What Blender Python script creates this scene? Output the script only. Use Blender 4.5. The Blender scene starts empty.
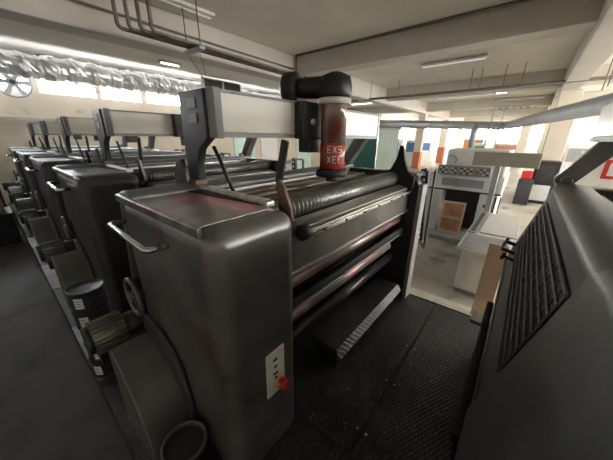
import bpy, bmesh, math, random
from mathutils import Vector, Matrix
random.seed(7)
D = bpy.data; SC = bpy.context.scene; COL = SC.collection
R = math.radians

# ------------------------------------------------------------------ materials
def mat(name, col, rough=.6, metal=0., var=.15, scale=6., bump=0., bscale=40., spec=.5, stretch=None, rvar=0.):
    m = D.materials.new(name); m.use_nodes = True
    nt = m.node_tree; N = nt.nodes; L = nt.links; b = N['Principled BSDF']
    tc = N.new('ShaderNodeTexCoord'); mp = N.new('ShaderNodeMapping'); L.new(tc.outputs['Object'], mp.inputs[0])
    if stretch: mp.inputs['Scale'].default_value = stretch
    no = N.new('ShaderNodeTexNoise'); no.inputs['Scale'].default_value = scale; no.inputs['Detail'].default_value = 5
    L.new(mp.outputs[0], no.inputs[0])
    rp = N.new('ShaderNodeValToRGB'); rp.color_ramp.elements[0].position = .3; rp.color_ramp.elements[1].position = .7
    c0 = [max(0, c*(1-var)) for c in col]; c1 = [min(1, c*(1+var)) for c in col]
    rp.color_ramp.elements[0].color = (*c0, 1); rp.color_ramp.elements[1].color = (*c1, 1)
    L.new(no.outputs['Fac'], rp.inputs[0]); L.new(rp.outputs[0], b.inputs['Base Color'])
    b.inputs['Roughness'].default_value = rough; b.inputs['Metallic'].default_value = metal
    b.inputs['Specular IOR Level'].default_value = spec
    if rvar:
        mr = N.new('ShaderNodeMapRange'); mr.inputs['To Min'].default_value = rough-rvar; mr.inputs['To Max'].default_value = rough+rvar
        L.new(no.outputs['Fac'], mr.inputs['Value']); L.new(mr.outputs[0], b.inputs['Roughness'])
    if bump:
        n2 = N.new('ShaderNodeTexNoise'); n2.inputs['Scale'].default_value = bscale; n2.inputs['Detail'].default_value = 4
        L.new(mp.outputs[0], n2.inputs[0])
        bp = N.new('ShaderNodeBump'); bp.inputs['Strength'].default_value = bump; bp.inputs['Distance'].default_value = .02
        L.new(n2.outputs['Fac'], bp.inputs['Height']); L.new(bp.outputs[0], b.inputs['Normal'])
    return m
def emis(name, col, s):
    m = D.materials.new(name); m.use_nodes = True; nt = m.node_tree; nt.nodes.clear()
    e = nt.nodes.new('ShaderNodeEmission'); o = nt.nodes.new('ShaderNodeOutputMaterial')
    e.inputs[0].default_value = (*col, 1); e.inputs[1].default_value = s; nt.links.new(e.outputs[0], o.inputs[0]); return m
def stain(m, col, scale, lo, hi, rough=None, seed=0.):
    """stain patches with a shape of their own mixed over the paint"""
    nt = m.node_tree; N = nt.nodes; L = nt.links; b = N['Principled BSDF']
    src = b.inputs['Base Color'].links[0].from_socket
    tc = N.new('ShaderNodeTexCoord'); mp = N.new('ShaderNodeMapping'); mp.inputs['Location'].default_value = (seed, seed*.7, seed*.3)
    L.new(tc.outputs['Object'], mp.inputs[0])
    no = N.new('ShaderNodeTexNoise'); no.inputs['Scale'].default_value = scale; no.inputs['Detail'].default_value = 6; no.inputs['Distortion'].default_value = .4
    L.new(mp.outputs[0], no.inputs[0])
    r = N.new('ShaderNodeMapRange'); r.inputs['From Min'].default_value = lo; r.inputs['From Max'].default_value = hi
    L.new(no.outputs['Fac'], r.inputs['Value'])
    mx = N.new('ShaderNodeMixRGB'); L.new(r.outputs[0], mx.inputs[0]); L.new(src, mx.inputs[1]); mx.inputs[2].default_value = (*col, 1)
    L.new(mx.outputs[0], b.inputs['Base Color']); return m
def diamond(name, col, rough=.45, metal=.6):
    """raised tear pattern of footplate as bump"""
    m = mat(name, col, rough, metal, .35, 2.5)
    nt = m.node_tree; N = nt.nodes; L = nt.links; b = N['Principled BSDF']
    tc = N.new('ShaderNodeTexCoord'); outs = []
    for a in (45, -45):
        mp = N.new('ShaderNodeMapping'); mp.inputs['Rotation'].default_value = (0, 0, R(a)); mp.inputs['Scale'].default_value = (26, 52, 1)
        L.new(tc.outputs['Object'], mp.inputs[0])
        v = N.new('ShaderNodeTexVoronoi'); v.inputs['Randomness'].default_value = 0; v.inputs['Scale'].default_value = 1; v.voronoi_dimensions = '2D'
        L.new(mp.outputs[0], v.inputs['Vector']); outs.append(v.outputs['Distance'])
    ck = N.new('ShaderNodeTexChecker'); ck.inputs['Scale'].default_value = 18; L.new(tc.outputs['Object'], ck.inputs[0])
    mx = N.new('ShaderNodeMix'); L.new(ck.outputs['Fac'], mx.inputs[0]); L.new(outs[0], mx.inputs[2]); L.new(outs[1], mx.inputs[3])
    bp = N.new('ShaderNodeBump'); bp.invert = True; bp.inputs['Strength'].default_value = .8; bp.inputs['Distance'].default_value = .012
    L.new(mx.outputs[0], bp.inputs['Height']); L.new(bp.outputs[0], b.inputs['Normal']); return m

M = {}
M['ceil'] = mat('ceiling_plaster', (.74, .70, .62), .9, 0, .06, .8, .15, 12)
M['beam'] = mat('beam_plaster', (.52, .485, .43), .9, 0, .06, 1.2, .1, 12)
M['wall'] = stain(mat('cream_wall', (.62, .54, .43), .9, 0, .08, .7, .1, 20), (.33, .29, .26), 1.3, .62, .75)
M['wall_far'] = mat('pale_wall', (.72, .67, .6), .9, 0, .06, .7)
M['floor'] = stain(mat('worn_concrete', (.42, .385, .32), .55, 0, .2, 1.1, .1, 30, rvar=.12), (.10, .095, .09), 1.7, .56, .72)
M['floor_shade'] = stain(mat('shade_toned_concrete', (.075, .072, .067), .75, 0, .25, 1.5, .1, 30, rvar=.12), (.03, .03, .03), 2, .5, .7)  # concrete with the dimness of the left aisle put into its colour
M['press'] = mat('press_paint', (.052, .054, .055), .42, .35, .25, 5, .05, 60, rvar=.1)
M['pressg'] = mat('press_grey_paint', (.19, .19, .185), .34, .6, .25, 4, .04, 60, rvar=.09)
M['guardp'] = mat('guard_paint', (.135, .142, .138), .42, .4, .2, 5, .04, 60, rvar=.08)
M['black'] = mat('black_plastic', (.018, .018, .019), .45, 0, .2, 8)
M['dark'] = mat('dark_recess_metal', (.022, .021, .02), .6, .3, .3, 8)
M['steel'] = mat('worn_steel', (.5, .49, .46), .33, .9, .3, 5, .06, 60, stretch=(.4, 4, 4), rvar=.1)
M['ductroll'] = mat('ink_duct_roller_metal', (.22, .22, .22), .32, .85, .3, 7, .05, 60, stretch=(1, 4, 4))
M['chrome'] = mat('bright_steel', (.62, .62, .61), .2, 1, .12, 9)
M['rust'] = mat('rusty_brown', (.15, .10, .075), .65, .3, .4, 12, .1, 60)
M['brownbar'] = mat('ochre_bar', (.30, .21, .14), .5, .5, .35, 6, stretch=(.5, 5, 5))
M['traym'] = stain(stain(mat('tray_metal', (.40, .39, .37), .3, .6, .3, 5), (.66, .18, .27), 4.5, .50, .58, seed=3.9), (.42, .36, .36), 9, .6, .7, seed=1)
M['rim'] = stain(mat('tray_rim_metal', (.34, .34, .33), .3, .85, .25, 8), (.28, .10, .12), 7, .52, .66)
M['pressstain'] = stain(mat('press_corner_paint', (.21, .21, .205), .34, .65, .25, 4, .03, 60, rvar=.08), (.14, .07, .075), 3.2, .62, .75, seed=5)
M['roller_pink'] = stain(mat('inked_roller', (.42, .37, .36), .38, .7, .25, 5, stretch=(.6, 4, 4)), (.46, .17, .19), 3.5, .46, .64)
M['roller_dark'] = mat('rubber_roller', (.05, .05, .052), .3, .3, .3, 5)
M['white_panel'] = mat('beam_white_panel', (.86, .85, .78), .4, .05, .04, 3, stretch=(.2, 1, 6))
M['grey_paint'] = mat('grey_paint', (.36, .36, .35), .5, .2, .15, 5)
M['lgrey'] = mat('light_grey_paint', (.66, .68, .67), .5, .05, .08, 4)
M['offwhite'] = mat('off_white_paint', (.70, .69, .65), .5, 0, .06, 4)
M['mgrey'] = mat('mid_grey_panel', (.30, .31, .32), .5, .1, .12, 5)
M['khaki'] = mat('khaki_hood', (.42, .39, .31), .5, .1, .08, 4)
M['copper'] = mat('copper_brown_board', (.42, .22, .13), .6, .1, .3, 9)
M['tanwood'] = mat('tan_board', (.62, .43, .29), .7, 0, .08, 5)
M['card'] = mat('brown_cardboard', (.34, .22, .13), .85, 0, .15, 6)
M['duct'] = mat('galvanised_duct', (.38, .41, .44), .45, .4, .12, 3)
M['foil'] = mat('foil_lagging', (.86, .87, .90), .36, .9, .1, 5, .6, 5)
M['foil'].node_tree.nodes['Bump'].inputs['Distance'].default_value = .04
M['pipe'] = mat('pipe_paint', (.15, .13, .11), .55, .2, .25, 8)
M['orange'] = mat('orange_column_paint', (.52, .17, .09), .7, 0, .12, 4)
M['column'] = mat('column_plaster', (.66, .60, .50), .85, 0, .06, 2)
M['teal'] = mat('teal_panel', (.02, .12, .10), .6, 0, .15, 3)
M['pvc'] = mat('pale_green_sheet', (.55, .72, .64), .5, 0, .08, 3)
M['curtain'] = mat('curtain_strip', (.72, .84, .74), .4, 0, .05, 3)
M['mgrey2'] = mat('beam_end_grey', (.20, .20, .20), .45, .3, .12, 5)
M['yellow'] = mat('yellow_strip', (.62, .50, .22), .7, 0, .3, 9)
M['lightstrip'] = mat('pale_floor_edge', (.62, .58, .48), .75, 0, .15, 6)
M['plate'] = diamond('diamond_plate', (.065, .065, .063))
M['plate_mid'] = diamond('scuffed_diamond_plate', (.15, .15, .148), .4, .6)
M['plate_br'] = diamond('worn_diamond_plate', (.30, .30, .30), .35, .8)
M['white'] = mat('white_label', (.75, .75, .72), .6, 0, .05, 9)
M['red'] = mat('red_plastic', (.55, .03, .02), .4, 0, .05, 9)
M['blue'] = mat('blue_paint', (.07, .17, .42), .6, 0, .1, 9)
M['green'] = mat('green_paint', (.1, .32, .18), .6, 0, .1, 9)
M['orangep'] = mat('orange_plastic', (.75, .28, .05), .4, 0, .05, 9)
M['ink'] = mat('black_ink_marks', (.03, .03, .03), .6, 0, .05, 9)
M['drum'] = mat('black_tin', (.035, .036, .037), .38, .3, .2, 8)
M['motor'] = mat('olive_grey_motor', (.20, .19, .165), .45, .4, .2, 8)
M['glass_red'] = stain(mat('red_smeared_cartridge', (.26, .19, .16), .14, .2, .6, 9, stretch=(3, 3, .2)), (.35, .07, .05), 4.5, .54, .7, seed=2)
M['ink_red'] = stain(mat('red_ink_film', (.42, .05, .035), .25, 0, .3, 8), (.25, .12, .10), 9, .52, .66)
M['win'] = emis('daylight_window', (.88, .94, 1.0), 26)
M['win_far'] = emis('hall_window_daylight', (1, .97, .92), 17)
M['tube'] = emis('lit_tube', (1, .95, .86), 5)

# ------------------------------------------------------------------ mesh builder
class MB:
    def __init__(s): s.bm = bmesh.new(); s.sm = []
    def box(s, x0, x1, y0, y1, z0, z1, rot=None, c=None):
        vs = [Vector((x, y, z)) for x in (x0, x1) for y in (y0, y1) for z in (z0, z1)]
        if rot is not None:
            cc = Vector(c) if c else sum(vs, Vector())/8
            vs = [cc + rot @ (v-cc) for v in vs]
        v = [s.bm.verts.new(p) for p in vs]
        for f in ((0, 1, 3, 2), (4, 6, 7, 5), (0, 4, 5, 1), (2, 3, 7, 6), (0, 2, 6, 4), (1, 5, 7, 3)):
            s.bm.faces.new([v[i] for i in f])
        return s
    def bar(s, a, b, w, h, up=(0, 0, 1)):
        a = Vector(a); b = Vector(b); d = (b-a).normalized(); u = Vector(up)
        if abs(d.dot(u)) > .98: u = Vector((1, 0, 0))
        r = d.cross(u).normalized(); u = r.cross(d)
        v = []
        for p in (a, b):
            for i, j in ((-1, -1), (1, -1), (1, 1), (-1, 1)): v.append(s.bm.verts.new(p + r*w/2*i + u*h/2*j))
        for f in ((3, 2, 1, 0), (4, 5, 6, 7), (0, 1, 5, 4), (1, 2, 6, 5), (2, 3, 7, 6), (3, 0, 4, 7)): s.bm.faces.new([v[i] for i in f])
        return s
    def tube(s, pts, r, n=16, cap=True, radii=None):
        pts = [Vector(p) for p in pts]; rings = []; prev = None
        for i, p in enumerate(pts):
            if i == 0: d = pts[1]-p
            elif i == len(pts)-1: d = p-pts[i-1]
            else: d = (pts[i+1]-p).normalized() + (p-pts[i-1]).normalized()
            d.normalize()
            if prev is None:
                u = Vector((0, 0, 1)) if abs(d.z) < .9 else Vector((1, 0, 0))
            else: u = prev
            a = (u - d*u.dot(d)).normalized(); b = d.cross(a); prev = a
            rr = radii[i] if radii else r
            rings.append([s.bm.verts.new(p + a*math.cos(2*math.pi*k/n)*rr + b*math.sin(2*math.pi*k/n)*rr) for k in range(n)])
        for A, B in zip(rings, rings[1:]):
            for k in range(n):
                f = s.bm.faces.new((A[k], A[(k+1) % n], B[(k+1) % n], B[k])); f.smooth = True
        if cap:
            s.bm.faces.new(rings[0][::-1]); s.bm.faces.new(rings[-1])
        return s
    def cyl(s, a, b, r, n=28, r2=None): return s.tube([a, b], r, n, True, [r, r if r2 is None else r2])
    def lathe(s, c, prof, n=28):
        """profile (r, z) round a vertical axis at c"""
        c = Vector(c); rings = []
        for r, z in prof:
            rings.append([s.bm.verts.new(c + Vector((r*math.cos(2*math.pi*k/n), r*math.sin(2*math.pi*k/n), z))) for k in range(n)])
        for A, B in zip(rings, rings[1:]):
            for k in range(n):
                f = s.bm.faces.new((A[k], A[(k+1) % n], B[(k+1) % n], B[k])); f.smooth = True
        s.bm.faces.new(rings[0][::-1]); s.bm.faces.new(rings[-1]); return s
    def torus(s, c, axis, R0, r, n=28, m=10, a0=0, a1=2*math.pi):
        ax = Vector(axis).normalized(); u = ax.orthogonal().normalized(); w = ax.cross(u); c = Vector(c); rings = []
        full = abs(a1-a0-2*math.pi) < 1e-6; cnt = n if full else n+1
        for i in range(cnt):
            t = a0+(a1-a0)*i/n; e = u*math.cos(t)+w*math.sin(t)
            rings.append([s.bm.verts.new(c+e*R0+(e*math.cos(2*math.pi*k/m)+ax*math.sin(2*math.pi*k/m))*r) for k in range(m)])
        prs = list(zip(rings, rings[1:])) + ([(rings[-1], rings[0])] if full else [])
        for A, B in prs:
            for k in range(m):
                f = s.bm.faces.new((A[k], B[k], B[(k+1) % m], A[(k+1) % m])); f.smooth = True
        return s
    def prism(s, poly, a, b, plane='yz'):
        """polygon extruded: plane yz along x, xz along y, xy along z"""
        def P(p, t):
            return {'yz': (t, p[0], p[1]), 'xz': (p[0], t, p[1]), 'xy': (p[0], p[1], t)}[plane]
        A = [s.bm.verts.new(P(p, a)) for p in poly]; B = [s.bm.verts.new(P(p, b)) for p in poly]; n = len(poly)
        s.bm.faces.new(A[::-1]); s.bm.faces.new(B)
        for k in range(n): s.bm.faces.new((A[k], A[(k+1) % n], B[(k+1) % n], B[k]))
        return s
    def build(s, name, m, parent=None, bevel=0., seg=3, label=None):
        bmesh.ops.recalc_face_normals(s.bm, faces=s.bm.faces)
        me = D.meshes.new(name); s.bm.to_mesh(me); s.bm.free(); me.materials.append(m)
        o = D.objects.new(name, me); COL.objects.link(o)
        if parent is not None: o.parent = parent
        if bevel:
            bv = o.modifiers.new('bevel', 'BEVEL'); bv.width = bevel; bv.segments = seg; bv.limit_method = 'ANGLE'; bv.angle_limit = R(40)
            bv.harden_normals = False
            for p in me.polygons: p.use_smooth = True
            md = o.modifiers.new('wn', 'WEIGHTED_NORMAL'); md.keep_sharp = True
        if label: o['label'] = label
        return o
def tag(o, label, cat, group=None, kind=None):
    o['label'] = label; o['category'] = cat
    if group: o['group'] = group
    if kind: o['kind'] = kind
    return o
def struct(o): o['kind'] = 'structure'; return o
def thing(name, loc, label, cat, group=None):
    o = D.objects.new(name, None); COL.objects.link(o); o.location = loc; o.empty_display_size = .1
    return tag(o, label, cat, group)
PLAIN = {}
def dup(root, loc, label, variants={}, skip=()):
    r = root.copy(); COL.objects.link(r); r.location = loc; r['label'] = label
    def rec(src, dst):
        for ch in list(src.children):
            if ch.get('single') or ch.name.split('.')[0] in skip: continue
            c = ch.copy(); COL.objects.link(c); c.parent = dst; rec(ch, c)
            kind = c.name.split('.')[0]
            if kind in variants:
                if kind+variants[kind] not in PLAIN:
                    me = ch.data.copy(); me.materials[0] = M[variants[kind]]; PLAIN[kind+variants[kind]] = me
                c.data = PLAIN[kind+variants[kind]]
                if 'label' in c: del c['label']
    rec(root, r); return r
def prop(name, loc, build, m, label, cat, group=None, bevel=0.):
    o = build(MB()).build(name, m, None, bevel); o.location = loc; return tag(o, label, cat, group)

# ------------------------------------------------------------------ camera
CAMR = Matrix(((0.63781223, 0.2545592, -0.72690795), (-0.77012399, 0.22332002, -0.59752591), (0.01022738, 0.94091858, 0.33847839)))
cam = D.cameras.new('camera'); co = D.objects.new('camera', cam); COL.objects.link(co)
co.matrix_world = Matrix.Translation((0, 0, 2.2)) @ CAMR.to_4x4()
cam.sensor_width = 36; cam.lens = 257/613*36; cam.clip_start = .02; cam.clip_end = 200; SC.camera = co

# ------------------------------------------------------------------ setting
X0, X1, Y0, Y1, ZC = -4., 40., -9., 13., 4.6
struct(MB().box(.6, X1, Y0, Y1, -.2, 0).build('floor', M['floor']))
struct(MB().box(X0, .6, Y0, Y1, -.2, 0).build('floor', M['floor_shade']))  # left aisle part, coloured darker to stand in for low light
struct(MB().box(X0, X1, Y0, Y1, ZC, ZC+.2).build('ceiling', M['ceil']))
def holed_wall(name, m, axis, pos, t, a0, a1, wins, z0, z1):
    """wall along an axis with window openings between z0 and z1"""
    b = MB()
    def bx(p, q, zz0, zz1):
        if axis == 'x': b.box(p, q, pos, pos+t, zz0, zz1)
        else: b.box(pos, pos+t, p, q, zz0, zz1)
    bx(a0, a1, 0, z0); bx(a0, a1, z1, ZC); c = a0
    for w0, w1 in wins:
        bx(c, w0, z0, z1); c = w1
    bx(c, a1, z0, z1)
    return struct(b.build(name, m))
wn = [(-2.6, -.9), (-.6, 1.5), (1.72, 3.28), (3.42, 4.82), (5.02, 6.62), (6.9, 8.4), (8.6, 10.1), (10.3, 11.8)]
holed_wall('wall_back', M['wall'], 'x', Y1, .25, X0, 24, wn, 3.5, 3.95)
holed_wall('wall_hall_back', M['wall_far'], 'x', Y1, .25, 24, X1, [(25, 28), (29, 33), (34, 38)], 1.6, 3.6)
fw = [(-8.5, -6), (-5.4, -2.8), (-2.2, .4), (1, 3.4), (4, 6), (7, 9.2), (9.8, 12.4)]
holed_wall('wall_far', M['wall_far'], 'y', X1, .25, Y0, Y1, fw, 2.1, 3.7)
sw = [(2.6, 5.2), (6, 9), (9.5, 12.5), (13.5, 16.5), (17, 20), (21, 24), (25, 28), (29, 32), (33, 38)]  # first opening is unseen, added to brighten the near ceiling and press
holed_wall('wall_right', M['wall_far'], 'x', Y0-.25, .25, X0, X1, sw, 1.7, 3.6)
struct(MB().box(X0-.25, X0, Y0, Y1, 0, ZC).build('wall_left', M['wall_far']))
k = 0
def window(axis, w0, w1, z0, z1, pos, m, mull, sgn):
    global k; k += 1
    b = MB(); f = .05
    def bx(p, q, a, c, d0, d1):
        if axis == 'x': b.box(p, q, pos+d0, pos+d1, a, c)
        else: b.box(pos+d0, pos+d1, p, q, a, c)
    bx(w0, w0+f, z0, z1, 0, .08); bx(w1-f, w1, z0, z1, 0, .08); bx(w0+f, w1-f, z0, z0+f, 0, .08); bx(w0+f, w1-f, z1-f, z1, 0, .08)
    for i in range(1, mull+1):
        c = w0+(w1-w0)*i/(mull+1); bx(c-f/2, c+f/2, z0+f, z1-f, 0, .08)
    fr = struct(b.build('window_%d' % k, M['lgrey'])); b = MB()
    def bx2(): 
        if axis == 'x': b.box(w0+f*.5, w1-f*.5, pos+.03, pos+.045, z0+f*.5, z1-f*.5)
        else: b.box(pos+.03, pos+.045, w0+f*.5, w1-f*.5, z0+f*.5, z1-f*.5)
    bx2(); b.build('pane', m, fr)
for w0, w1 in wn: window('x', w0, w1, 3.5, 3.95, Y1+.1, M['win'], 1 if w0 > 3 and w0 < 4 else 0, 1)
for w0, w1 in [(25, 28), (29, 33), (34, 38)]: window('x', w0, w1, 1.6, 3.6, Y1+.1, M['win_far'], 2, 1)
for w0, w1 in fw: window('y', w0, w1, 2.1, 3.7, X1+.1, M['win_far'], 2, 1)
for w0, w1 in sw: window('x', w0, w1, 1.7, 3.6, Y0-.2, M['win_far'], 2, 1)
# concrete beams and columns (the shell)
n = 0
for y in (-8.0, -.9, 6.3):
    n += 1; struct(MB().box(X0, X1, y, y+.5, 3.9, ZC).build('trim_%d' % n, M['beam'], bevel=.02))
for x in (7.0, 14.0, 21.0, 28.0, 35.0):
    n += 1; struct(MB().box(x, x+.5, Y0, 6.4 if x < 20 else Y1, 4.05, ZC).build('trim_%d' % n, M['beam'], bevel=.02))
n += 1; struct(MB().box(X0, 24, Y1-.12, Y1, 2.62, 2.72).build('trim_%d' % n, M['grey_paint']))       # rail along the back wall
n += 1; struct(MB().box(X0, 24, Y1-.55, Y1, 4.15, 4.35).build('trim_%d' % n, M['beam']))
# column things
def column(x, y, label, w=.5, base=M['column'], bh=1.0):
    t = thing('column', (x, y, 0), label, 'column', 'square hall columns')
    MB().box(-w/2, w/2, -w/2, w/2, bh, 3.9).build('shaft', M['column'], t, .02)
    MB().box(-w/2-.01, w/2+.01, -w/2-.01, w/2+.01, 0, bh).build('painted_base', base, t, .02)
    return t
column(14.3, -.72, 'wide plain cream column rising just behind the angled arm at right', .62)
column(21.3, 6.55, 'cream column with orange foot, left of the pair beyond the platform end', .5, M['orange'], 1.25)
column(28.3, 6.55, 'cream column with orange foot, right of the pair beyond the platform end', .55, M['orange'], 1.45)
column(28.3, .55, 'narrow cream column far down the hall, left of the wide one at right', .6)
column(21.3, -.65, 'second cream column straight behind the wide one at right', .5)
column(35.3, 6.55, 'farthest cream column in the middle row by the end windows', .5)

# ------------------------------------------------------------------ press units
PITCH = 2.14; FX = .97; EX = 3.0       # near and far frame
def make_unit():
    t = thing('printing_unit', (0, .85, 0), 'near dark printing unit with red ink smears on top and a push button plate',
              'printing press unit', 'printing units of the press in a row')
    B = .25
    # drive side frame box, with rounded edges
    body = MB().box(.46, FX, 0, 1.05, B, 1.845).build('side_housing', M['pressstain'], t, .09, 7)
    # top surface: rounded front shoulder, rims, tray
    MB().box(.50, .90, .13, 1.0, 1.84, 1.849).build('ink_tray', M['traym'], t, .003, 1, label='metal tray smeared with red ink')
    rim = MB(); rim.prism([(.452, .07), (.482, .09), (.482, 1.03), (.90, 1.03), (.90, 1.06), (.452, 1.06)], 1.815, 1.862, 'xy')
    rim.build('tray_rim', M['rim'], t, .008, 2)
    MB().box(.90, .965, .17, 1.04, 1.835, 1.875).build('inner_rim', M['steel'], t, .01, 2)
    MB().prism([(.895, .20), (.895, .9), (.80, .9)], 1.846, 1.852, 'xy').build('slot', M['dark'], t)
    # hand rail on outer face
    rl = MB().tube([(.46, .98, 1.70), (.385, .98, 1.70), (.37, .96, 1.70), (.365, .42, 1.70), (.38, .40, 1.70), (.46, .40, 1.70)], .017, 10)
    rl.build('hand_rail', M['chrome'], t)
    w = MB().torus((.40, .98, 1.18), (1, 0, 0), .125, .015); w.cyl((.46, .98, 1.18), (.38, .98, 1.18), .03)
    for a in range(3):
        c, s_ = math.cos(a*2.094), math.sin(a*2.094); w.bar((.40, .98, 1.18), (.40, .98+.125*c, 1.18+.125*s_), .014, .014, (1, 0, 0))
    w.build('hand_wheel', M['guardp'], t)
    # belt guard: rounded shield on the outer face
    poly = [(.98, B), (.98, .86), (.94, .90), (.82, .89), (.62, .76), (.53, .62), (.47, .42), (.46, B)]
    MB().prism([(y, z) for y, z in poly], .19, .46).build('belt_guard', M['guardp'], t, .012, 3)
    poly2 = [(1.01, B), (1.01, .95), (.98, 1.02), (.72, 1.02), (.58, .94), (.49, .83), (.43, .62), (.41, .42), (.40, B)]
    MB().prism(poly2, .425, .46).build('guard_flange', M['press'], t, .012, 2)
    # motor
    mo = MB(); mo.cyl((.15, 1.17, .88), (.34, 1.17, .88), .105, 32)
    for a in range(22):
        an = a*2*math.pi/22; c, s_ = math.cos(an), math.sin(an)
        mo.bar((.15, 1.17+.112*c, .88+.112*s_), (.34, 1.17+.112*c, .88+.112*s_), .022, .008, (0, -s_, c))
    mo = mo.build('motor', M['motor'], t, label='finned olive grey motor')
    MB().cyl((.34, 1.17, .88), (.47, 1.17, .88), .085, 28).build('motor_neck', M['press'], mo)
    MB().cyl((.115, 1.17, .88), (.15, 1.17, .88), .10, 28, .1).build('fan_cover', M['press'], mo)
    MB().box(.16, .33, 1.10, 1.24, .68, .78).box(.22, .27, 1.14, 1.2, B, .68).build('motor_foot', M['black'], mo)
    # far frame
    prof = [(.0, B), (.0, 1.70), (.04, 1.79), (.12, 1.84), (.90, 1.84), (1.0, 1.79), (1.05, 1.7), (1.05, B)]
    MB().prism(prof, EX, EX+.12).build('far_frame', M['press'], t, .012, 2)
    MB().box(EX-.02, EX+.14, -.05, 0, B, 1.72).build('corner_post', M['grey_paint'], t, .008, 2, label='pale grey upright post')
    # bracket plates either end of the ink duct
    def bracket(x, w, m, nm):
        pl = [(.05, 1.62), (.05, 1.80), (.13, 1.86), (.18, 1.98), (.215, 2.12), (.25, 2.13), (.27, 2.0), (.33, 1.87), (.46, 1.80), (.42, 1.62)]
        if nm == 'duct_end_plate' and x < 2: pl = [(.10, 1.72), (.12, 1.82), (.17, 1.94), (.205, 1.975), (.235, 1.96), (.22, 1.85), (.20, 1.72)]
        MB().prism(pl, x, x+w).build(nm, m, t, .006, 2)
    bracket(FX+.06, .025, M['rust'], 'duct_end_plate'); bracket(EX-.06, .045, M['dark'], 'duct_end_plate')
    MB().cyl((FX, .08, 1.72), (FX+.05, .08, 1.72), .035).cyl((FX+.04, .02, 1.70), (FX+.09, .02, 1.70), .045).build('bearing_knob', M['black'], t)
    # rollers and bars along the bay, from the top down
    def roll(y, z, r, m, nm='roller', a=FX, b=EX, ribs=False):
        q = MB(); q.cyl((a, y, z), (b, y, z), r, 32)
        if ribs:
            for i in range(44):
                x = a+.12+(b-a-.2)*i/44; q.cyl((x, y, z), (x+.012, y, z), r+.0012, 32)
        q.build(nm, m, t)
    roll(.30, 1.76, .085, M['ductroll'], 'ink_duct_roller', ribs=True)
    MB().box(FX+.09, EX-.08, .10, .215, 1.66, 1.70, Matrix.Rotation(R(12), 3, 'X')).build('duct_blade', M['steel'], t, .004, 1)
    MB().box(FX+.13, EX-.07, .045, .085, 1.635, 1.665).build('front_bar', M['chrome'], t, .005, 2, label='bright steel rail')
    bb = MB()
    for i in range(7): bb.cyl((FX+.3+i*.27, .045, 1.65), (FX+.3+i*.27, .038, 1.65), .009, 10)
    bb.build('rail_screws', M['black'], t)
    MB().box(FX, EX, .09, .11, 1.43, 1.66).build('splash_plate', M['pressg'], t)
    MB().box(FX, EX, .075, .105, 1.405, 1.43).build('plate_lip', M['steel'], t, .004, 1)
    roll(.19, 1.30, .055, M['roller_pink'], 'inked_roller', b=EX-.02)
    MB().box(FX, EX, .10, .13, 1.15, 1.21).build('cross_bar', M['press'], t, .004, 1)
    MB().box(FX, EX, .095, .125, 1.125, 1.145).build('cross_bar', M['steel'], t, .003, 1)
    roll(.20, 1.02, .06, M['roller_pink'], 'inked_roller', b=EX-.25)
    roll(.22, .80, .055, M['roller_dark'], 'rubber_roller')
    roll(.42, 1.15, .14, M['roller_dark'], 'plate_cylinder'); roll(.45, .75, .17, M['roller_dark'], 'blanket_cylinder')
    roll(.42, 1.48, .09, M['roller_dark'], 'rubber_roller')
    MB().box(FX, EX, .60, .62, B, 1.7).build('inner_wall', M['dark'], t)
    fb = MB().box(1.5, EX-.1, .04, .32, .44, .49).build('foot_board', M['plate'], t, .004, 1)
    MB().prism([(.04, .491), (.04, .475), (.005, .40), (-.005, .405)], 1.5, EX-.1).build('step_nosing', M['plate_mid'], fb, label='worn bright diamond plate edge')
    MB().box(1.55, 1.6, .06, .3, B, .44).build('step_leg', M['black'], fb); MB().box(EX-.2, EX-.15, .06, .3, B, .44).build('step_leg', M['black'], fb)
    # rear upper rollers
    roll(.50, 1.70, .05, M['roller_dark'], 'rubber_roller')
    MB().box(FX, EX, .58, .64, 1.72, 1.78).build('ochre_bar', M['brownbar'], t, .006, 2)
    roll(.70, 1.76, .04, M['steel'], 'oscillating_roller')
    MB().box(FX, EX, .76, .82, 1.74, 1.80).build('ochre_bar', M['brownbar'], t, .006, 2)
    MB().box(FX, EX, .88, 1.02, 1.76, 1.84).build('rear_rail', M['steel'], t, .02, 3)
    # rear guard with louvres
    s = .25; ya, za = 1.07, 1.84
    hood = [(.86, 1.87), (.94, 1.885), (1.0, 1.885), (1.05, 1.87), (ya+.01, 1.84)] + [(ya+(za-z)*s, z) for z in (1.78, 1.2)] + [(1.20, 1.18), (1.02, 1.78), (.86, 1.82)]
    MB().prism(hood, .47, 2.86).build('rear_guard', M['guardp'], t, .02, 3)
    low = [(1.24, 1.2), (1.20, .35), (1.14, .35), (1.10, 1.2)]
    MB().prism(low, 1.0, 2.8).build('lower_guard', M['press'], t, .01, 2)
    nrm = Vector((0, 1, s)).normalized()
    def gp(x, z, d=0.): return Vector((x, ya+(za-z)*s, z)) + nrm*d
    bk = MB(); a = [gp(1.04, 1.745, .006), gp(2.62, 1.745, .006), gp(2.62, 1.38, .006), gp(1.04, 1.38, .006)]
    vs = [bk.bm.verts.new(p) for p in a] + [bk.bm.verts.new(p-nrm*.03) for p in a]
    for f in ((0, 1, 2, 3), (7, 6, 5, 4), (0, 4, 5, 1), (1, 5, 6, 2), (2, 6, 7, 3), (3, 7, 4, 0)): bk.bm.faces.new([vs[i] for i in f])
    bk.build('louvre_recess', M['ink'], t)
    gr = MB()
    for i in range(10):
        z = 1.75-.375*i/9; gr.bar(gp(1.03, z, .010), gp(2.63, z, .010), .011, .008, tuple(nrm))
    for i in range(23):
        x = 1.035+1.59*i/22; gr.bar(gp(x, 1.752, .009), gp(x, 1.37, .007), .006, .004, tuple(nrm))
    gr.build('louvre_grille', M['guardp'], t)
    hb = MB()
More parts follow.
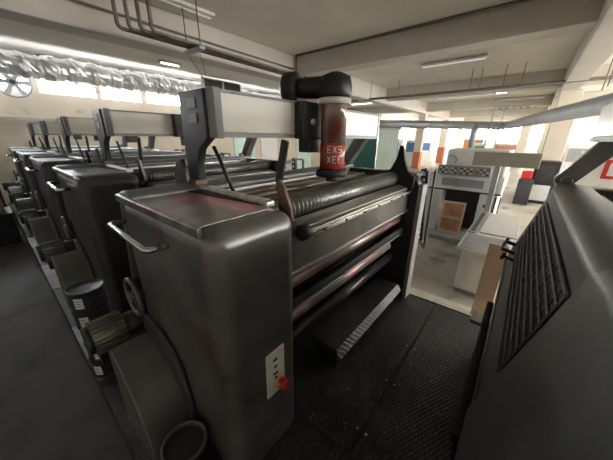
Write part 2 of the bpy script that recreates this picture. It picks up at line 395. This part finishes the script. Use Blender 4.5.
    for x in (2.45,):
        hb.tube([gp(x, 1.36, .0), gp(x, 1.36, .07), gp(x+.02, 1.35, .085), gp(x+.2, 1.35, .085), gp(x+.22, 1.36, .07), gp(x+.22, 1.36, 0)], .014, 10)
    for x in (2.36, 2.76): hb.cyl(gp(x, 1.34, 0), gp(x, 1.34, .07), .012, 10).cyl(gp(x, 1.34, .06), gp(x, 1.34, .08), .03, 12)
    hb.build('clamp_handle', M['black'], t)
    # beam above with its posts
    bm_ = MB().box(1.0, 3.2, .66, .92, 2.225, 2.455).build('ink_feed_beam', M['white_panel'], t, .006, 2, label='white panelled horizontal beam above the rollers')
    MB().box(1.0, 3.22, .655, .925, 2.195, 2.225).box(1.0, 3.22, .655, .925, 2.455, 2.47).build('edge_rail', M['mgrey'], bm_)
    MB().box(3.2, 3.235, .65, .91, 2.19, 2.475).build('end_plate', M['lgrey'], bm_, .008, 2)
    MB().box(.945, 1.0, .648, .735, 2.19, 2.478).build('beam_end_strip', M['mgrey2'], bm_, .006, 2, label='lighter grey end strip')
    po = MB().prism([(.735, 2.185), (.735, 2.475), (1.04, 2.475), (1.06, 1.90), (.91, 1.90), (.90, 2.02), (.85, 2.12)], .93, .99).build('beam_post', M['press'], t, .012, 2)
    MB().box(.90, .99, .90, 1.02, 1.84, 1.91).build('post_foot', M['rust'], po, .006, 2, label='ochre foot block')
    MB().prism([(.97, 1.85), (.97, 1.98), (1.02, 2.05), (1.10, 2.02), (1.14, 1.93), (1.14, 1.85)], .87, .90).build('round_cheek', M['press'], po, .005, 2)
    MB().box(.925, .93, .83, .93, 2.37, 2.43).build('name_plate', M['mgrey'], po); MB().box(.925, .93, .83, .93, 2.28, 2.34).build('name_plate', M['mgrey'], po)
    # diagonal support arm at the far end
    ar = MB(); ar.prism([(1.06, 1.845), (1.07, 1.90), (.86, 2.225), (.72, 2.225), (.72, 2.19), (.96, 1.845)], 3.02, 3.14)
    ar.cyl((2.94, 1.0, 1.89), (3.02, 1.0, 1.89), .035, 16).box(2.88, 3.14, .92, 1.06, 1.842, 1.868)
    ar.build('support_arm', M['pressg'], t, .006, 2)
    # levers
    MB().bar((1.085, .26, 1.95), (1.085, .20, 2.185), .05, .022, (1, 0, 0)).build('lever', M['black'], t, .006, 2)
    MB().tube([(1.08, .92, 2.13), (1.08, .84, 2.02), (1.08, .72, 1.83)], .014, 8).build('lever', M['black'], t)
    # travelling head carriage
    hd = MB().box(1.66, 1.99, .56, .655, 2.19, 2.465).build('head_carriage', M['black'], t, .01, 2)
    MB().cyl((1.775, .561, 2.32), (1.775, .545, 2.32), .024, 20).build('dial', M['white'], hd)
    MB().box(1.76, 1.93, .57, .70, 2.08, 2.19).build('lower_box', M['black'], hd, .006, 1)
    # cable chain at the far end
    ch = MB()
    ch.bar((3.36, .06, 1.86), (3.36, .0, .95), .05, .09, (0, 1, 0)); ch.build('cable_rack', M['black'], t, .004, 1)
    c2 = MB()
    for i in range(13):
        f = i/12; p = Vector((3.33, .06-.06*f, 1.80-.8*f)); c2.box(p.x-.012, p.x+.005, p.y-.014, p.y+.014, p.z-.02, p.z+.02)
    c2.build('cable_rack_holes', M['lgrey'], t)
    MB().bar((3.5, -.02, 1.84), (3.5, -.04, .8), .02, .03).bar((3.5, -.02, 1.84), (3.30, .04, 1.86), .02, .03).bar((3.36, .0, .95), (3.12, .1, .98), .03, .05).bar((3.38, .06, 1.82), (3.12, .1, 1.80), .03, .05).bar((3.5, -.04, .8), (3.36, 0, .96), .02, .03).build('rack_frame', M['black'], t)
    return t
unit = make_unit()
# single items of the near unit
cp = MB().box(.69, .83, -.012, 0, .77, 1.08).build('push_button_plate', M['white'], unit, .004, 1, label='pale plate with red stop button'); cp['single'] = 1
st = MB().cyl((.79, -.012, .83), (.79, -.05, .83), .018, 16, .018).cyl((.79, -.04, .83), (.79, -.065, .83), .03, 20).build('stop_button', M['red'], cp, label='red mushroom button')
MB().torus((.785, -.014, .83), (0, 1, 0), .036, .008).build('button_collar', M['orangep'], cp)
mk = MB()
for z, w in ((1.02, .03), (.97, .024), (.92, .034), (.89, .02)): mk.box(.755-w/2, .755+w/2, -.0145, -.011, z-.007, z+.007)
mk.build('printed_marks', M['ink'], cp)
def add_hood(u):
    hp = [(.42, 1.86), (.50, 1.895), (1.0, 1.895), (1.05, 1.88), (1.085, 1.85), (1.12, 1.70), (1.25, 1.18), (1.22, .3), (1.02, .3), (1.0, 1.78), (.42, 1.80)]
    MB().prism(hp, .43, 1.0).build('end_hood', M['guardp'], u, .02, 3)
unit_labels = {1: 'second dark printing unit, directly behind the near red smeared one', 2: 'third dark printing unit from the front in the row',
               3: 'fourth dark printing unit in the row, small at upper left', 4: 'farthest dark printing unit in the row, nearest the window wall',
               -1: 'closest printing unit at right edge, its louvred guard sloping beside the platform'}
for kk, lb in unit_labels.items():
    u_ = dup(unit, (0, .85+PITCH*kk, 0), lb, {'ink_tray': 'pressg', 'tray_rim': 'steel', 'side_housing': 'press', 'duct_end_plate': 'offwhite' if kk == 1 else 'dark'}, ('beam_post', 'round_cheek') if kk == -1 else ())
    if kk == -1: add_hood(u_)

# ink cartridges hung in the heads
def make_cart(loc, label):
    t = thing('ink_cartridge', loc, label, 'ink cartridge')
    MB().lathe((0, 0, 0), [(.1, .055), (.1055, .06), (.1055, .27), (.1, .275)], 32).build('ink_fill', M['ink_red'], t, label='red inked lower band')
    b = MB().lathe((0, 0, 0), [(.104, .275), (.104, .56), (.1, .58)], 32).build('cylinder', M['glass_red'], t, label='translucent tube smeared with red ink')
    MB().lathe((0, 0, 0), [(.13, 0), (.14, .01), (.14, .05), (.12, .07)], 8).lathe((0, 0, 0), [(.05, -.04), (.05, 0)], 12).build('nozzle_clamp', M['dark'], t)
    MB().lathe((0, 0, 0), [(.125, .565), (.132, .57), (.132, .605), (.12, .61)], 32).build('collar', M['offwhite'], t, label='off white ring')
    h = MB(); h.lathe((0, 0, 0), [(.118, .61), (.13, .63), (.132, .70), (.115, .76), (.05, .79)], 28)
    h.tube([(0, .0, .69), (-.10, .22, .69), (-.13, .30, .69)], .075, 24, True, [.085, .078, .07])
    h.tube([(-.12, .27, .69), (-.125, .285, .69), (-.16, .37, .69), (-.165, .385, .69)], .1, 28, True, [.10, .122, .122, .105])
    h.build('drive_head', M['black'], t)
    MB().tube([(.1, -.02, .70), (.2, .04, .66)], .012, 8).cyl((.18, .03, .665), (.22, .05, .655), .03, 12).build('hose_valve', M['black'], t)
    # white stencilled marks
    g = MB(); r = .107
    def ch(a0, z0, segs):
        for (u0, v0, u1, v1) in segs:
            pts = []
            for f in (0, .5, 1):
                a = a0+(u0+(u1-u0)*f)*.32; pts.append(Vector((r*math.cos(a), r*math.sin(a), z0+(v0+(v1-v0)*f)*.05)))
            g.tube(pts, .0035, 5)
    E = [(0, 0, 0, 1), (0, 1, .8, 1), (0, .5, .7, .5), (0, 0, .8, 0)]; Xl = [(0, 0, .8, 1), (0, 1, .8, 0)]; S = [(.8, 1, 0, 1), (0, 1, 0, .5), (0, .5, .8, .5), (.8, .5, .8, 0), (.8, 0, 0, 0)]
    for i, c in enumerate((E, Xl, S)): ch(R(-168)+i*.42, .20, c)
    for i, c in enumerate((Xl, E, E)): ch(R(-168)+i*.42, .12, c)
    g.build('stencilled_marks', M['white'], t)
    return t
ct = make_cart((1.90, 1.285, 1.885), 'red smeared ink cartridge hanging from the nearest beam')

# base and platform
b = MB(); b.box(.13, 3.14, -3.6, 12.0, 0, .246)
tag(b.build('press_base', M['plate'], None, .01, 2), 'long dark steel base plinth under the row of printing units', 'machine base')
for y, lb in ((2.35, 'nearest worn shiny tread strip on the plinth along the left aisle'), (4.5, 'middle worn tread strip on the plinth along the left aisle'), (6.6, 'farthest worn tread strip on the plinth along the left aisle')):
    st_ = MB().box(-.06, .06, 0, 1.0, 0, .006).build('tread_strip', M['plate_br']); st_.location = (.19, y, .246); tag(st_, lb, 'tread strip')
p = thing('platform', (0, 0, 0), 'dark diamond plate walkway between the near unit and the right unit', 'platform')
MB().box(1.02, 3.12, .47, .84, .247, .262).build('tread_plate', M['plate'], p, .002, 1)
MB().box(1.02, 3.12, -.05, .455, .247, .262).build('tread_plate', M['plate'], p, .002, 1)
MB().box(3.145, 3.158, -.15, .9, .05, .262).build('end_nosing', M['steel'], p)
sb = MB()
for x in (1.2, 1.7, 2.2, 2.7, 3.05):
    for y in (.43, .50): sb.cyl((x, y, .262), (x, y, .266), .009, 8)
sb.build('plate_screws', M['steel'], p)
tag(MB().box(3.2, 3.75, -.35, 1.05, 0, .012).build('floor_mat', M['lightstrip']), 'pale strip on the floor at the end of the platform', 'floor mat')
tag(MB().box(3.16, 3.198, -.35, 1.05, 0, .014).build('marking_strip', M['yellow']), 'yellow marking strip on the floor at the platform end', 'floor marking')
# black gate strut by right unit
g = thing('guard_gate', (1.6, -.09, .2505), 'black padded gate bar standing by the right unit at the platform edge', 'gate')
MB().bar((-.15, .04, .15), (.95, .05, .55), .05, .12).build('padded_bar', M['black'], g, .015, 3)
MB().bar((.9, .04, .012), (.9, .04, .55), .03, .03).build('post', M['black'], g); MB().bar((-.1, .03, .012), (-.1, .03, .2), .03, .03).build('post', M['black'], g)
MB().box(.80, .98, .06, .16, .40, .44).build('foot_peg', M['steel'], g, .006, 2)
# stack of tins by the left side
def tin(i, label):
    t = thing('ink_tin', (.245+.006*((i*7) % 3-1), 2.46, .254+.165*i), label, 'ink tin', 'black ink tins stacked beside the near unit')
    MB().lathe((0, 0, 0), [(.112, 0), (.117, .004), (.113, .012), (.113, .14), (.113, .145)], 36).build('can', M['drum'], t)
    MB().lathe((0, 0, 0), [(.118, .142), (.120, .15), (.120, .160), (.115, .163), (.108, .156), (.03, .156)], 36).build('lid', M['drum'], t)
    m = MB(); n_ = 6; a0 = R(205+((i*37) % 20)); vs = []
    for q in range(n_+1):
        a = a0+q*.09
        vs.append((m.bm.verts.new((.1142*math.cos(a), .1142*math.sin(a), .03)), m.bm.verts.new((.1142*math.cos(a), .1142*math.sin(a), .12))))
    for A, Bq in zip(vs, vs[1:]): m.bm.faces.new((A[0], Bq[0], Bq[1], A[1]))
    lb = m.build('paper_label', M['white'], t, label='white paper label')
    m = MB()
    for zz in (.095, .075, .055): 
        pts = [(.1148*math.cos(a0+.05+q*.08), .1148*math.sin(a0+.05+q*.08), zz) for q in range(5)]; m.tube(pts, .0022, 5)
    m.build('printed_lines', M['ink'], lb)
    return t
for i, lb in enumerate(['lowest black ink tin of the stack beside the motor', 'black ink tin one above the lowest in the stack', 'black ink tin third from the bottom of the stack',
                        'black ink tin with white label, second from the top of the stack', 'topmost black ink tin with a label, beside the motor']): tin(i, lb)
bk = thing('round_drum', (.31, 1.13, .25), 'dark open drum at the foot of the near unit, cut by the bottom edge', 'drum')
MB().lathe((0, 0, 0), [(.10, 0), (.115, .30), (.12, .31), (.12, .325), (.1, .325), (.1, .31)], 32).build('shell', M['drum'], bk)
MB().torus((0, 0, .325), (0, 0, 1), .113, .008).build('rim', M['guardp'], bk)

# ------------------------------------------------------------------ delivery machine in the hall
dm = thing('delivery_unit', (6.9, .3, 0), 'light grey press delivery end with control buttons and dark opening', 'press machine')
MB().box(0, 1.6, .0, .33, 0, 1.06).build('side_cabinet', M['lgrey'], dm, .02, 3)
MB().box(0, 1.6, 1.11, 1.45, 0, 1.06).build('side_cabinet', M['lgrey'], dm, .02, 3)
MB().box(.5, .55, .33, 1.11, 0, 1.08).build('dark_opening', M['press'], dm)
MB().box(-.03, 1.6, -.05, 1.5, 1.08, 1.42).build('control_front', M['lgrey'], dm, .02, 3)
MB().box(-.035, -.03, .3, 1.15, 1.16, 1.34).build('display_window', M['mgrey'], dm)
MB().box(.0, .02, -.05, 1.5, 1.045, 1.08).build('shadow_gap_trim', M['black'], dm)
kp = MB().box(-.08, .12, .22, 1.27, 1.42, 1.62, Matrix.Rotation(R(12), 3, 'Y')).build('button_panel', M['mgrey'], dm, .006, 1)
for r_ in range(3):
    for c in range(16):
        if c in (4, 9, 12): continue
        y = .26+c*.062; z = 1.46+r_*.05; mm = M['red'] if (r_ == 0 and c in (2, 3)) else (M['offwhite'] if (c+r_) % 2 else M['ink'])
        MB().box(-.105+r_*.011, -.07, y, y+.038, z, z+.03).build('button', mm, kp)
MB().box(.1, 1.9, -.02, 1.17, 1.42, 1.98).build('upper_housing', M['offwhite'], dm, .05, 4)
MB().box(1.9, 5.5, .1, 1.40, 0, 1.75).build('rear_body', M['lgrey'], dm, .04, 3)
h = MB()
h.torus((.09, 1.05, 1.74), (1, 0, 0), .10, .012, a0=0, a1=math.pi); h.build('cable_loop', M['mgrey'], dm)
MB().bar((-.02, .02, .3), (-.02, .02, 1.02), .03, .05).bar((-.02, -.06, .3), (-.02, -.06, 1.02), .02, .03).build('side_rail', M['ink'], dm)
MB().box(-.02, .0, .08, .22, .75, .82).build('door_handle', M['ink'], dm)
tag(MB().box(6.25, 7.25, .66, 1.38, 0, .10).build('pallet', M['mgrey'], None, .01, 2), 'low grey pallet on the floor in front of the delivery machine', 'pallet')
cb = thing('framed_board', (6.60, 1.06, .103), 'brown coppery framed board leaning in the dark opening of the delivery machine', 'board')
rt = Matrix.Rotation(R(8), 3, 'Y')
MB().box(0, .03, -.24, .24, 0, .74, rt, (0, 0, 0)).build('panel', M['copper'], cb)
f = MB()
for (a, b_, c, d) in ((-.24, -.20, 0, .74), (.20, .24, 0, .74), (-.2, .2, 0, .05), (-.2, .2, .69, .74), (-.2, .2, .34, .39)): f.box(-.03, 0, a, b_, c, d, rt, (0, 0, 0))
f.build('frame', M['tanwood'], cb)
# control desk with hood
dk = thing('control_desk', (4.0, -.12, 0), 'light grey control desk with sloping top beside the platform', 'control desk')
MB().box(.06, 2.4, .03, .55, .08, .70).build('cabinet', M['lgrey'], dk, .01, 2)
MB().box(.1, 2.36, .06, .52, 0, .08).build('plinth', M['mgrey'], dk)
MB().box(0, 2.46, 0, .62, .70, .75).build('desk_top', M['lgrey'], dk, .01, 2)
MB().box(.03, .75, .04, .58, .75, .756).box(.8, 2.4, .50, .6, .75, .77).build('key_strip', M['mgrey'], dk)
for i in range(9): MB().box(.9+i*.16, .98+i*.16, .52, .57, .77, .778).build('key', M['ink'], dk)
sh = tag(MB().box(-.75, .75, -.25, .25, 0, .02).build('white_sheet_board', M['offwhite'], None, .004, 1), 'off white board lying on the control desk', 'board'); sh.location = (5.65, .08, .7715)
sh.location.z = .7505
hd = thing('desk_lamp_hood', (5.55, .26, 0), 'khaki box lamp hood on a post above the control desk', 'lamp')
MB().box(-.14, .14, -.44, .46, 1.78, 2.0).build('hood', M['khaki'], hd, .01, 2)
MB().box(1.0, 1.14, .1, .2, 0, 1.85).box(.1, 1.1, .12, .18, 1.8, 1.86).build('post', M['grey_paint'], hd, .01, 2)
pb = tag(MB().box(-.012, .012, -.10, .10, 0, .98).build('leaning_panel', M['tanwood'], None, .003, 1), 'tan board leaning upright against the near end of the desk', 'board')
pb.location = (3.62, .02, 0.0); pb.rotation_euler = (0, R(12), 0)

# ------------------------------------------------------------------ overhead services
fd = MB(); rings = []; rf = random.Random(3)
for i in range(230):
    x_ = X0+.02+i*.075; cy_, cz_ = 11.6+.04*math.sin(x_*2), 4.07+.015*math.sin(x_*3)
    k0 = .31+.018*math.sin(i*.9)+.02*rf.uniform(-1, 1)
    rings.append([fd.bm.verts.new((x_+rf.uniform(-.02, .02), cy_+(k0+rf.uniform(-.022, .022))*math.cos(q*math.pi/11), cz_+(k0+rf.uniform(-.022, .022))*math.sin(q*math.pi/11))) for q in range(22)])
for A, Bq in zip(rings, rings[1:]):
    for q in range(22): fd.bm.faces.new((A[q], A[(q+1) % 22], Bq[(q+1) % 22], Bq[q]))
fd.bm.faces.new(rings[0][::-1]); fd.bm.faces.new(rings[-1])
tag(fd.build('foil_duct', M['foil']), 'crinkled silver foil wrapped duct running above the high windows', 'duct')
gv = thing('vent_grille', (7.6, 11.15, 4.34), 'grey twin louvred vent on the side of the foil duct', 'vent')
MB().box(-1.0, 1.0, 0, .08, -.2, .2).build('frame', M['lgrey'], gv, .01, 1)
for s_ in (-.9, .05):
    MB().box(s_, s_+.85, -.01, 0, -.15, .15).build('slot_panel', M['press'], gv)
def pipe(pts, r, label, name='pipe', cat='pipe', m='pipe', grp=None):
    return tag(MB().tube(pts, r, 12).build(name, M[m]), label, cat, grp)
names = ['leftmost', 'second from left', 'third from left', 'rightmost']
for i in range(4):
    x = 1.93+.14*i; yy = 5.62-.09*i; z = 3.86+.0*i
    pipe([(x, yy, ZC), (x, yy, z+.06), (x+.02, yy, z+.02), (x+.06, yy, z)] + [(6.6, yy, z-.05), (6.98, yy, z-.05)], .031,
         names[i]+' of four brown conduits dropping from the ceiling and bending along the beam', 'conduit', 'pipe', 'pipe', 'brown conduits along the beam')
pipe([(-3.9, 6.2, 4.3), (6.9, 6.2, 4.2)], .02, 'thin dark pipe running along the face of the long ceiling beam', 'thin_pipe')
pipe([(6.95, 6.2, 4.6), (6.95, 6.2, 3.95)], .02, 'short thin vertical pipe in the ceiling beam corner', 'thin_pipe')
pipe([(6.93, 6.2, 4.57), (6.93, -.4, 4.57)], .03, 'brown pipe along the top of the cross beam', 'thin_pipe')
tr = thing('pipe_hanger', (3.15, 5.5, 3.75), 'trapeze hanger holding the brown conduits on two rods', 'hanger')
MB().box(-.06, .06, -.32, .28, .0, .06).build('bar', M['mgrey'], tr, .006, 1)
for y in (-.26, .24): MB().cyl((0, y, .0), (0, y, .85), .012, 8).build('rod', M['pipe'], tr)
MB().tube([(0, -.2, 0), (.25, .02, -.55), (0, .22, 0)], .006, 6).build('wire', M['pipe'], tr)
def lamp(loc, ln, axis, label, m, w=.12):
    t = thing('ceiling_light', loc, label, 'ceiling light', 'fluorescent ceiling lights')
    if axis == 'y': MB().box(-w, w, -ln/2, ln/2, 0, .06).build('housing', M['offwhite'], t, .01, 1); a, b_ = (0, -ln/2+.05, -.02), (0, ln/2-.05, -.02)
    else: MB().box(-ln/2, ln/2, -w, w, 0, .06).build('housing', M['offwhite'], t, .01, 1); a, b_ = (-ln/2+.05, 0, -.02), (ln/2-.05, 0, -.02)
    MB().cyl(a, b_, .018, 12).build('tube', m, t); return t
M['tube_dim'] = emis('faint_tube', (1, .95, .88), .35)
M['tube_off'] = mat('unlit_tube', (.75, .75, .72), .3, 0, .02, 4)
lamp((3.15, 5.75, 4.54), 1.3, 'x', 'white ceiling light with its tube off, above the pipe hanger', M['tube_off'])
lamp((10.3, 2.5, 4.5), 1.9, 'y', 'nearer long ceiling light in the bay beyond the cross beam', M['tube_dim'])
lamp((14.9-.5, 2.75, 4.0), 2.3, 'y', 'farther long ceiling light under the second cross beam', M['tube_dim'])
for j, (x, y) in enumerate([(18, 2.7), (24.5, 2.7), (31.5, 2.7), (18, -4.5), (24.5, -4.5), (31.5, -4.5), (10.5, -4.5), (18, 9.5)]):
    lamp((x, y, 4.5), 2.4, 'y', ['lit ceiling light over the third hall bay', 'lit ceiling light over the fourth hall bay', 'lit ceiling light nearest the end windows, middle aisle',
         'lit ceiling light in the right aisle, second from the camera', 'lit ceiling light in the right aisle, third from the camera', 'lit ceiling light in the right aisle by the end windows',
         'lit ceiling light in the right aisle, nearest the camera', 'lit ceiling light above the green partition'][j], M['tube'])
lamp((4.9, 10.2, 4.54), .7, 'x', 'small lit lamp between the beam and the foil duct', M['tube'])
# round duct across the hall
ddm = thing('round_duct', (0, 0, 0), 'blue grey round ventilation duct crossing the hall below the ceiling', 'duct')
MB().tube([(7.4, 12.8, 2.88), (13.1, 6.1, 2.88), (17.0, 1.55, 2.88), (17.2, 1.25, 2.88), (16.9, 1.08, 2.88), (7.9, -1.03, 2.88), (1.0, -2.66, 2.88)], .19, 24).build('main_run', M['duct'], ddm)
MB().tube([(16.2, 2.35, 2.9), (16.2, 2.35, 2.5), (16.2, 2.35, 1.5)], .15, 18).build('drop_branch', M['duct'], ddm)
jn = MB()
for p_ in ((11.39, 8.1, 2.88), (14.67, 4.27, 2.88)): jn.torus(p_, (-.65, .76, 0), .19, .015)
jn.build('joint_rings', M['duct'], ddm)
pipe([(12.2, 11.1, 3.92), (12.2, 3, 3.92), (12.0, -5, 3.92)], .05, 'horizontal brown sprinkler pipe crossing the hall above the round duct', 'sprinkler_pipe')
rods = [(12.1, 7.3), (12.1, 6.2), (12.1, 4.9), (12.1, 2.2), (12.1, 1.9), (12.1, 1.2), (12.1, .7), (9, -1.0), (9.6, -1.0)]
for j, (x, y) in enumerate(rods):
    zt = 4.6 if -.4 > y or y > 6.85 or -.4 < y < 6.3 else 3.9
    tag(MB().cyl((x, y, 3.9 if x > 10 else 3.3), (x, y, 4.6), .012, 6).build('hanger_rod', M['pipe']), 'thin hanger rod dropping from the ceiling to the hall pipes', 'hanger rod', 'thin hanger rods in the hall ceiling')
ck = thing('cable_tray', (16, .9, 3.62), 'short rack of hanging cable fittings near the hall duct', 'cable tray')
MB().box(-.1, .1, -.9, .9, .3, .36).box(-.1, .1, -.8, .7, 0, .04).build('tray', M['grey_paint'], ck)
q = MB()
for i in range(6): q.lathe((0, -.7+i*.25, -.1), [(.02, .1), (.08, 0)], 10)
q.build('fittings', M['mgrey'], ck)

# ------------------------------------------------------------------ partition, curtain, hall clutter
pt = thing('green_partition', (19.0, 7.3, 0), 'dark teal and pale green partition panels beyond the near beam end', 'partition')
MB().box(0, .06, 1.6, 3.5, 0, 2.75).build('teal_panel', M['teal'], pt)
MB().box(0, .06, 3.5, 5.6, 0, 2.75).build('pale_panel', M['pvc'], pt)
MB().box(-.05, .12, -.1, 5.65, 2.75, 2.95).build('head_rail', M['lgrey'], pt)
cu = MB()
for i in range(8): cu.box(.0+.012*(i % 2), .01+.012*(i % 2), .0+i*.19, .20+i*.19, 0.03, 2.75)
cu.build('strip_curtain', M['curtain'], pt, label='pale green hanging strip curtain')
def crate(x, y, sx, sy, sz, m, label, z=0., cat='box'):
    o = MB().box(-sx/2, sx/2, -sy/2, sy/2, 0, sz); return tag2(o, x, y, z, m, label, cat)
def tag2(mb, x, y, z, m, label, cat, name=None):
    o = mb.build(name or cat.replace(' ', '_'), m, None, .02, 2); o.location = (x, y, z); return tag(o, label, cat)
def panelbox(name, x, y, sx, sy, sz, m, m2, label, cat):
    t = thing(name, (x, y, 0), label, cat)
    MB().box(-sx/2, sx/2, -sy/2, sy/2, 0, sz).build('body', M[m], t, .02, 2)
    MB().box(-sx/2-.02, -sx/2, -sy/2+.1, sy/2-.1, sz*.55, sz*.9).build('front_panel', M[m2], t)
    MB().box(-sx/2-.02, -sx/2, -sy/2+.1, sy/2-.1, sz*.08, sz*.45).build('lower_panel', M['lgrey'], t)
    return t
panelbox('hall_machine', 23.5, 7.6, 1.2, 1.0, 2.1, 'offwhite', 'blue', 'white machine with blue panel between the two orange footed columns', 'machine')
panelbox('hall_machine', 29.5, 8.4, 1.5, 1.5, 2.0, 'lgrey', 'blue', 'pale machine with blue panel far behind the two orange footed columns', 'machine')
panelbox('hall_machine', 31.0, 4.3, 1.4, 1.6, 2.2, 'mgrey', 'orangep', 'grey machine with orange panel above the delivery unit', 'machine')
panelbox('hall_machine', 26.5, 3.3, 1.2, 1.1, 1.9, 'lgrey', 'green', 'pale machine with green panel above the delivery unit', 'machine')
panelbox('hall_machine', 24.0, 9.6, 1.4, 1.4, 2.2, 'mgrey', 'lgrey', 'grey machine beside the strip curtain', 'machine')
panelbox('hall_machine', 21.0, -2.2, 1.4, 1.3, 2.0, 'offwhite', 'mgrey', 'white machine with grey panels right of the wide column', 'machine')
panelbox('hall_machine', 33.0, 1.5, 1.4, 2.4, 1.8, 'mgrey', 'orange', 'far grey machine with orange front at the hall end', 'machine')
panelbox('side_cabinet_unit', 12.9, -.62, .8, .7, 1.5, 'black', 'press', 'black cabinet in front of the foot of the wide column', 'cabinet')
for j, (dz, mm, lb) in enumerate([(0, 'red', 'lowest red box on the shelf left of the wide column'), (.28, 'offwhite', 'white box between the two red boxes by the wide column'), (.56, 'red', 'upper red box on the stack by the wide column')]):
    crate(12.15, -.14, .3, .3, .27, M[mm], lb, .9+dz)
crate(12.15, -.16, .5, .42, .9, M['press'], 'grey cupboard under the red and white boxes', 0, 'cupboard')
# lattice ladder leaning
ld = thing('lattice_ladder', (14.5, 1.3, 0), 'grey lattice ladder leaning upright behind the lamp hood', 'ladder')
q = MB(); q.bar((0, 0, 0), (0, -.15, 3.6), .04, .04).bar((0, .38, 0), (0, .23, 3.6), .04, .04)
for i in range(14): q.bar((0, .0-.15*i/14, .2+i*.24), (0, .38-.15*i/14, .32+i*.24), .03, .03)
q.build('lattice', M['grey_paint'], ld)
# poster board with red lettering blocks behind the arm
ps = thing('red_lettered_banner', (7.6, -1.35, 0), 'white banner board with red block marks behind the right unit', 'banner')
MB().box(0, .05, -.9, .52, 1.22, 2.0).build('board', M['offwhite'], ps, .005, 1)
q = MB()
for (a, b_, c, d) in ((-.02, .16, 1.50, 1.86), (-.32, -.12, 1.50, 1.86), (-.62, -.42, 1.50, 1.86), (-.85, -.70, 1.5, 1.86)): q.box(-.006, 0, a, b_, c, d)
q.build('red_blocks', M['red'], ps)
q = MB()
for (a, b_) in ((-.09, .03), (-.38, -.22), (-.68, -.52)): q.box(-.010, -.006, a+.09, b_+.06, 1.56, 1.80)
q.build('letter_cutouts', M['offwhite'], ps)
MB().box(-.004, 0, -.88, .5, 1.26, 1.34).build('yellow_band', M['yellow'], ps)
MB().box(.0, .05, .4, .46, 0, 1.22).box(.0, .05, -.85, -.79, 0, 1.22).build('legs', M['grey_paint'], ps)
# left aisle cabinet and cartons
cbn = thing('tool_cabinet', (-1.25, 11.4, 0), 'dark tall tool cabinet at the far left against the wall', 'cabinet')
MB().box(-2.2, 1.3, -.4, .4, 0, 1.72).build('body', M['press'], cbn, .015, 2); MB().box(-2.23, 1.33, -.43, .43, 1.72, 1.78).build('top', M['grey_paint'], cbn)
bn = thing('black_bin', (-.55, 8.4, 0), 'black bin standing on the floor of the left aisle', 'bin')
MB().box(-.6, .62, -.4, .4, 0, .62).build('body', M['black'], bn, .03, 2); MB().box(-.62, .64, -.42, .42, .62, .66).build('lid', M['black'], bn, .01, 2)
crate(-.35, 8.45, .7, .5, .42, M['card'], 'brown cardboard carton on the black bin at the left edge', .66, 'carton')
crate(-.45, 10.2, .9, .6, 1.05, M['card'], 'brown carton stack behind the black bin in the left aisle', 0, 'carton')
# wall fan in first window
fn = thing('wall_fan', (1.15, 12.9, 3.74), 'dark bladed extractor fan in the high window at left', 'fan')
MB().torus((0, 0, 0), (0, 1, 0), .42, .03).build('ring', M['mgrey'], fn)
for i in range(6):
    a = i*math.pi/3; c, s_ = math.cos(a), math.sin(a)
    MB().bar((.05*c, 0, .05*s_), (.4*c, 0, .4*s_), .015, .13, (-s_, .3, c)).build('blade', M['mgrey'], fn)
MB().cyl((0, -.05, 0), (0, .08, 0), .07, 16).build('hub', M['dark'], fn)
# doors and pale panels in the back wall seen under the beam
for j, (x0, x1, m) in enumerate([(9.2, 10.7, 'pvc'), (11.2, 12.6, 'offwhite'), (14.6, 16.2, 'pvc')]):
    dd = struct(MB().box(x0, x1, Y1-.06, Y1, 0, 2.5).build('door_%d' % (j+1), M[m], None, .01, 1))
    MB().cyl((x0+.15, Y1-.12, 1.05), (x0+.15, Y1-.06, 1.05), .03, 10).build('door_handle', M['mgrey'], dd)

# ------------------------------------------------------------------ light
w = D.worlds.new('world'); SC.world = w; w.use_nodes = True
w.node_tree.nodes['Background'].inputs[0].default_value = (.8, .88, 1, 1); w.node_tree.nodes['Background'].inputs[1].default_value = .5
SC.view_settings.view_transform = 'Standard'; SC.view_settings.look = 'None'; SC.view_settings.gamma = 1
SC.view_settings.use_curve_mapping = False; SC.view_settings.exposure = 0.8
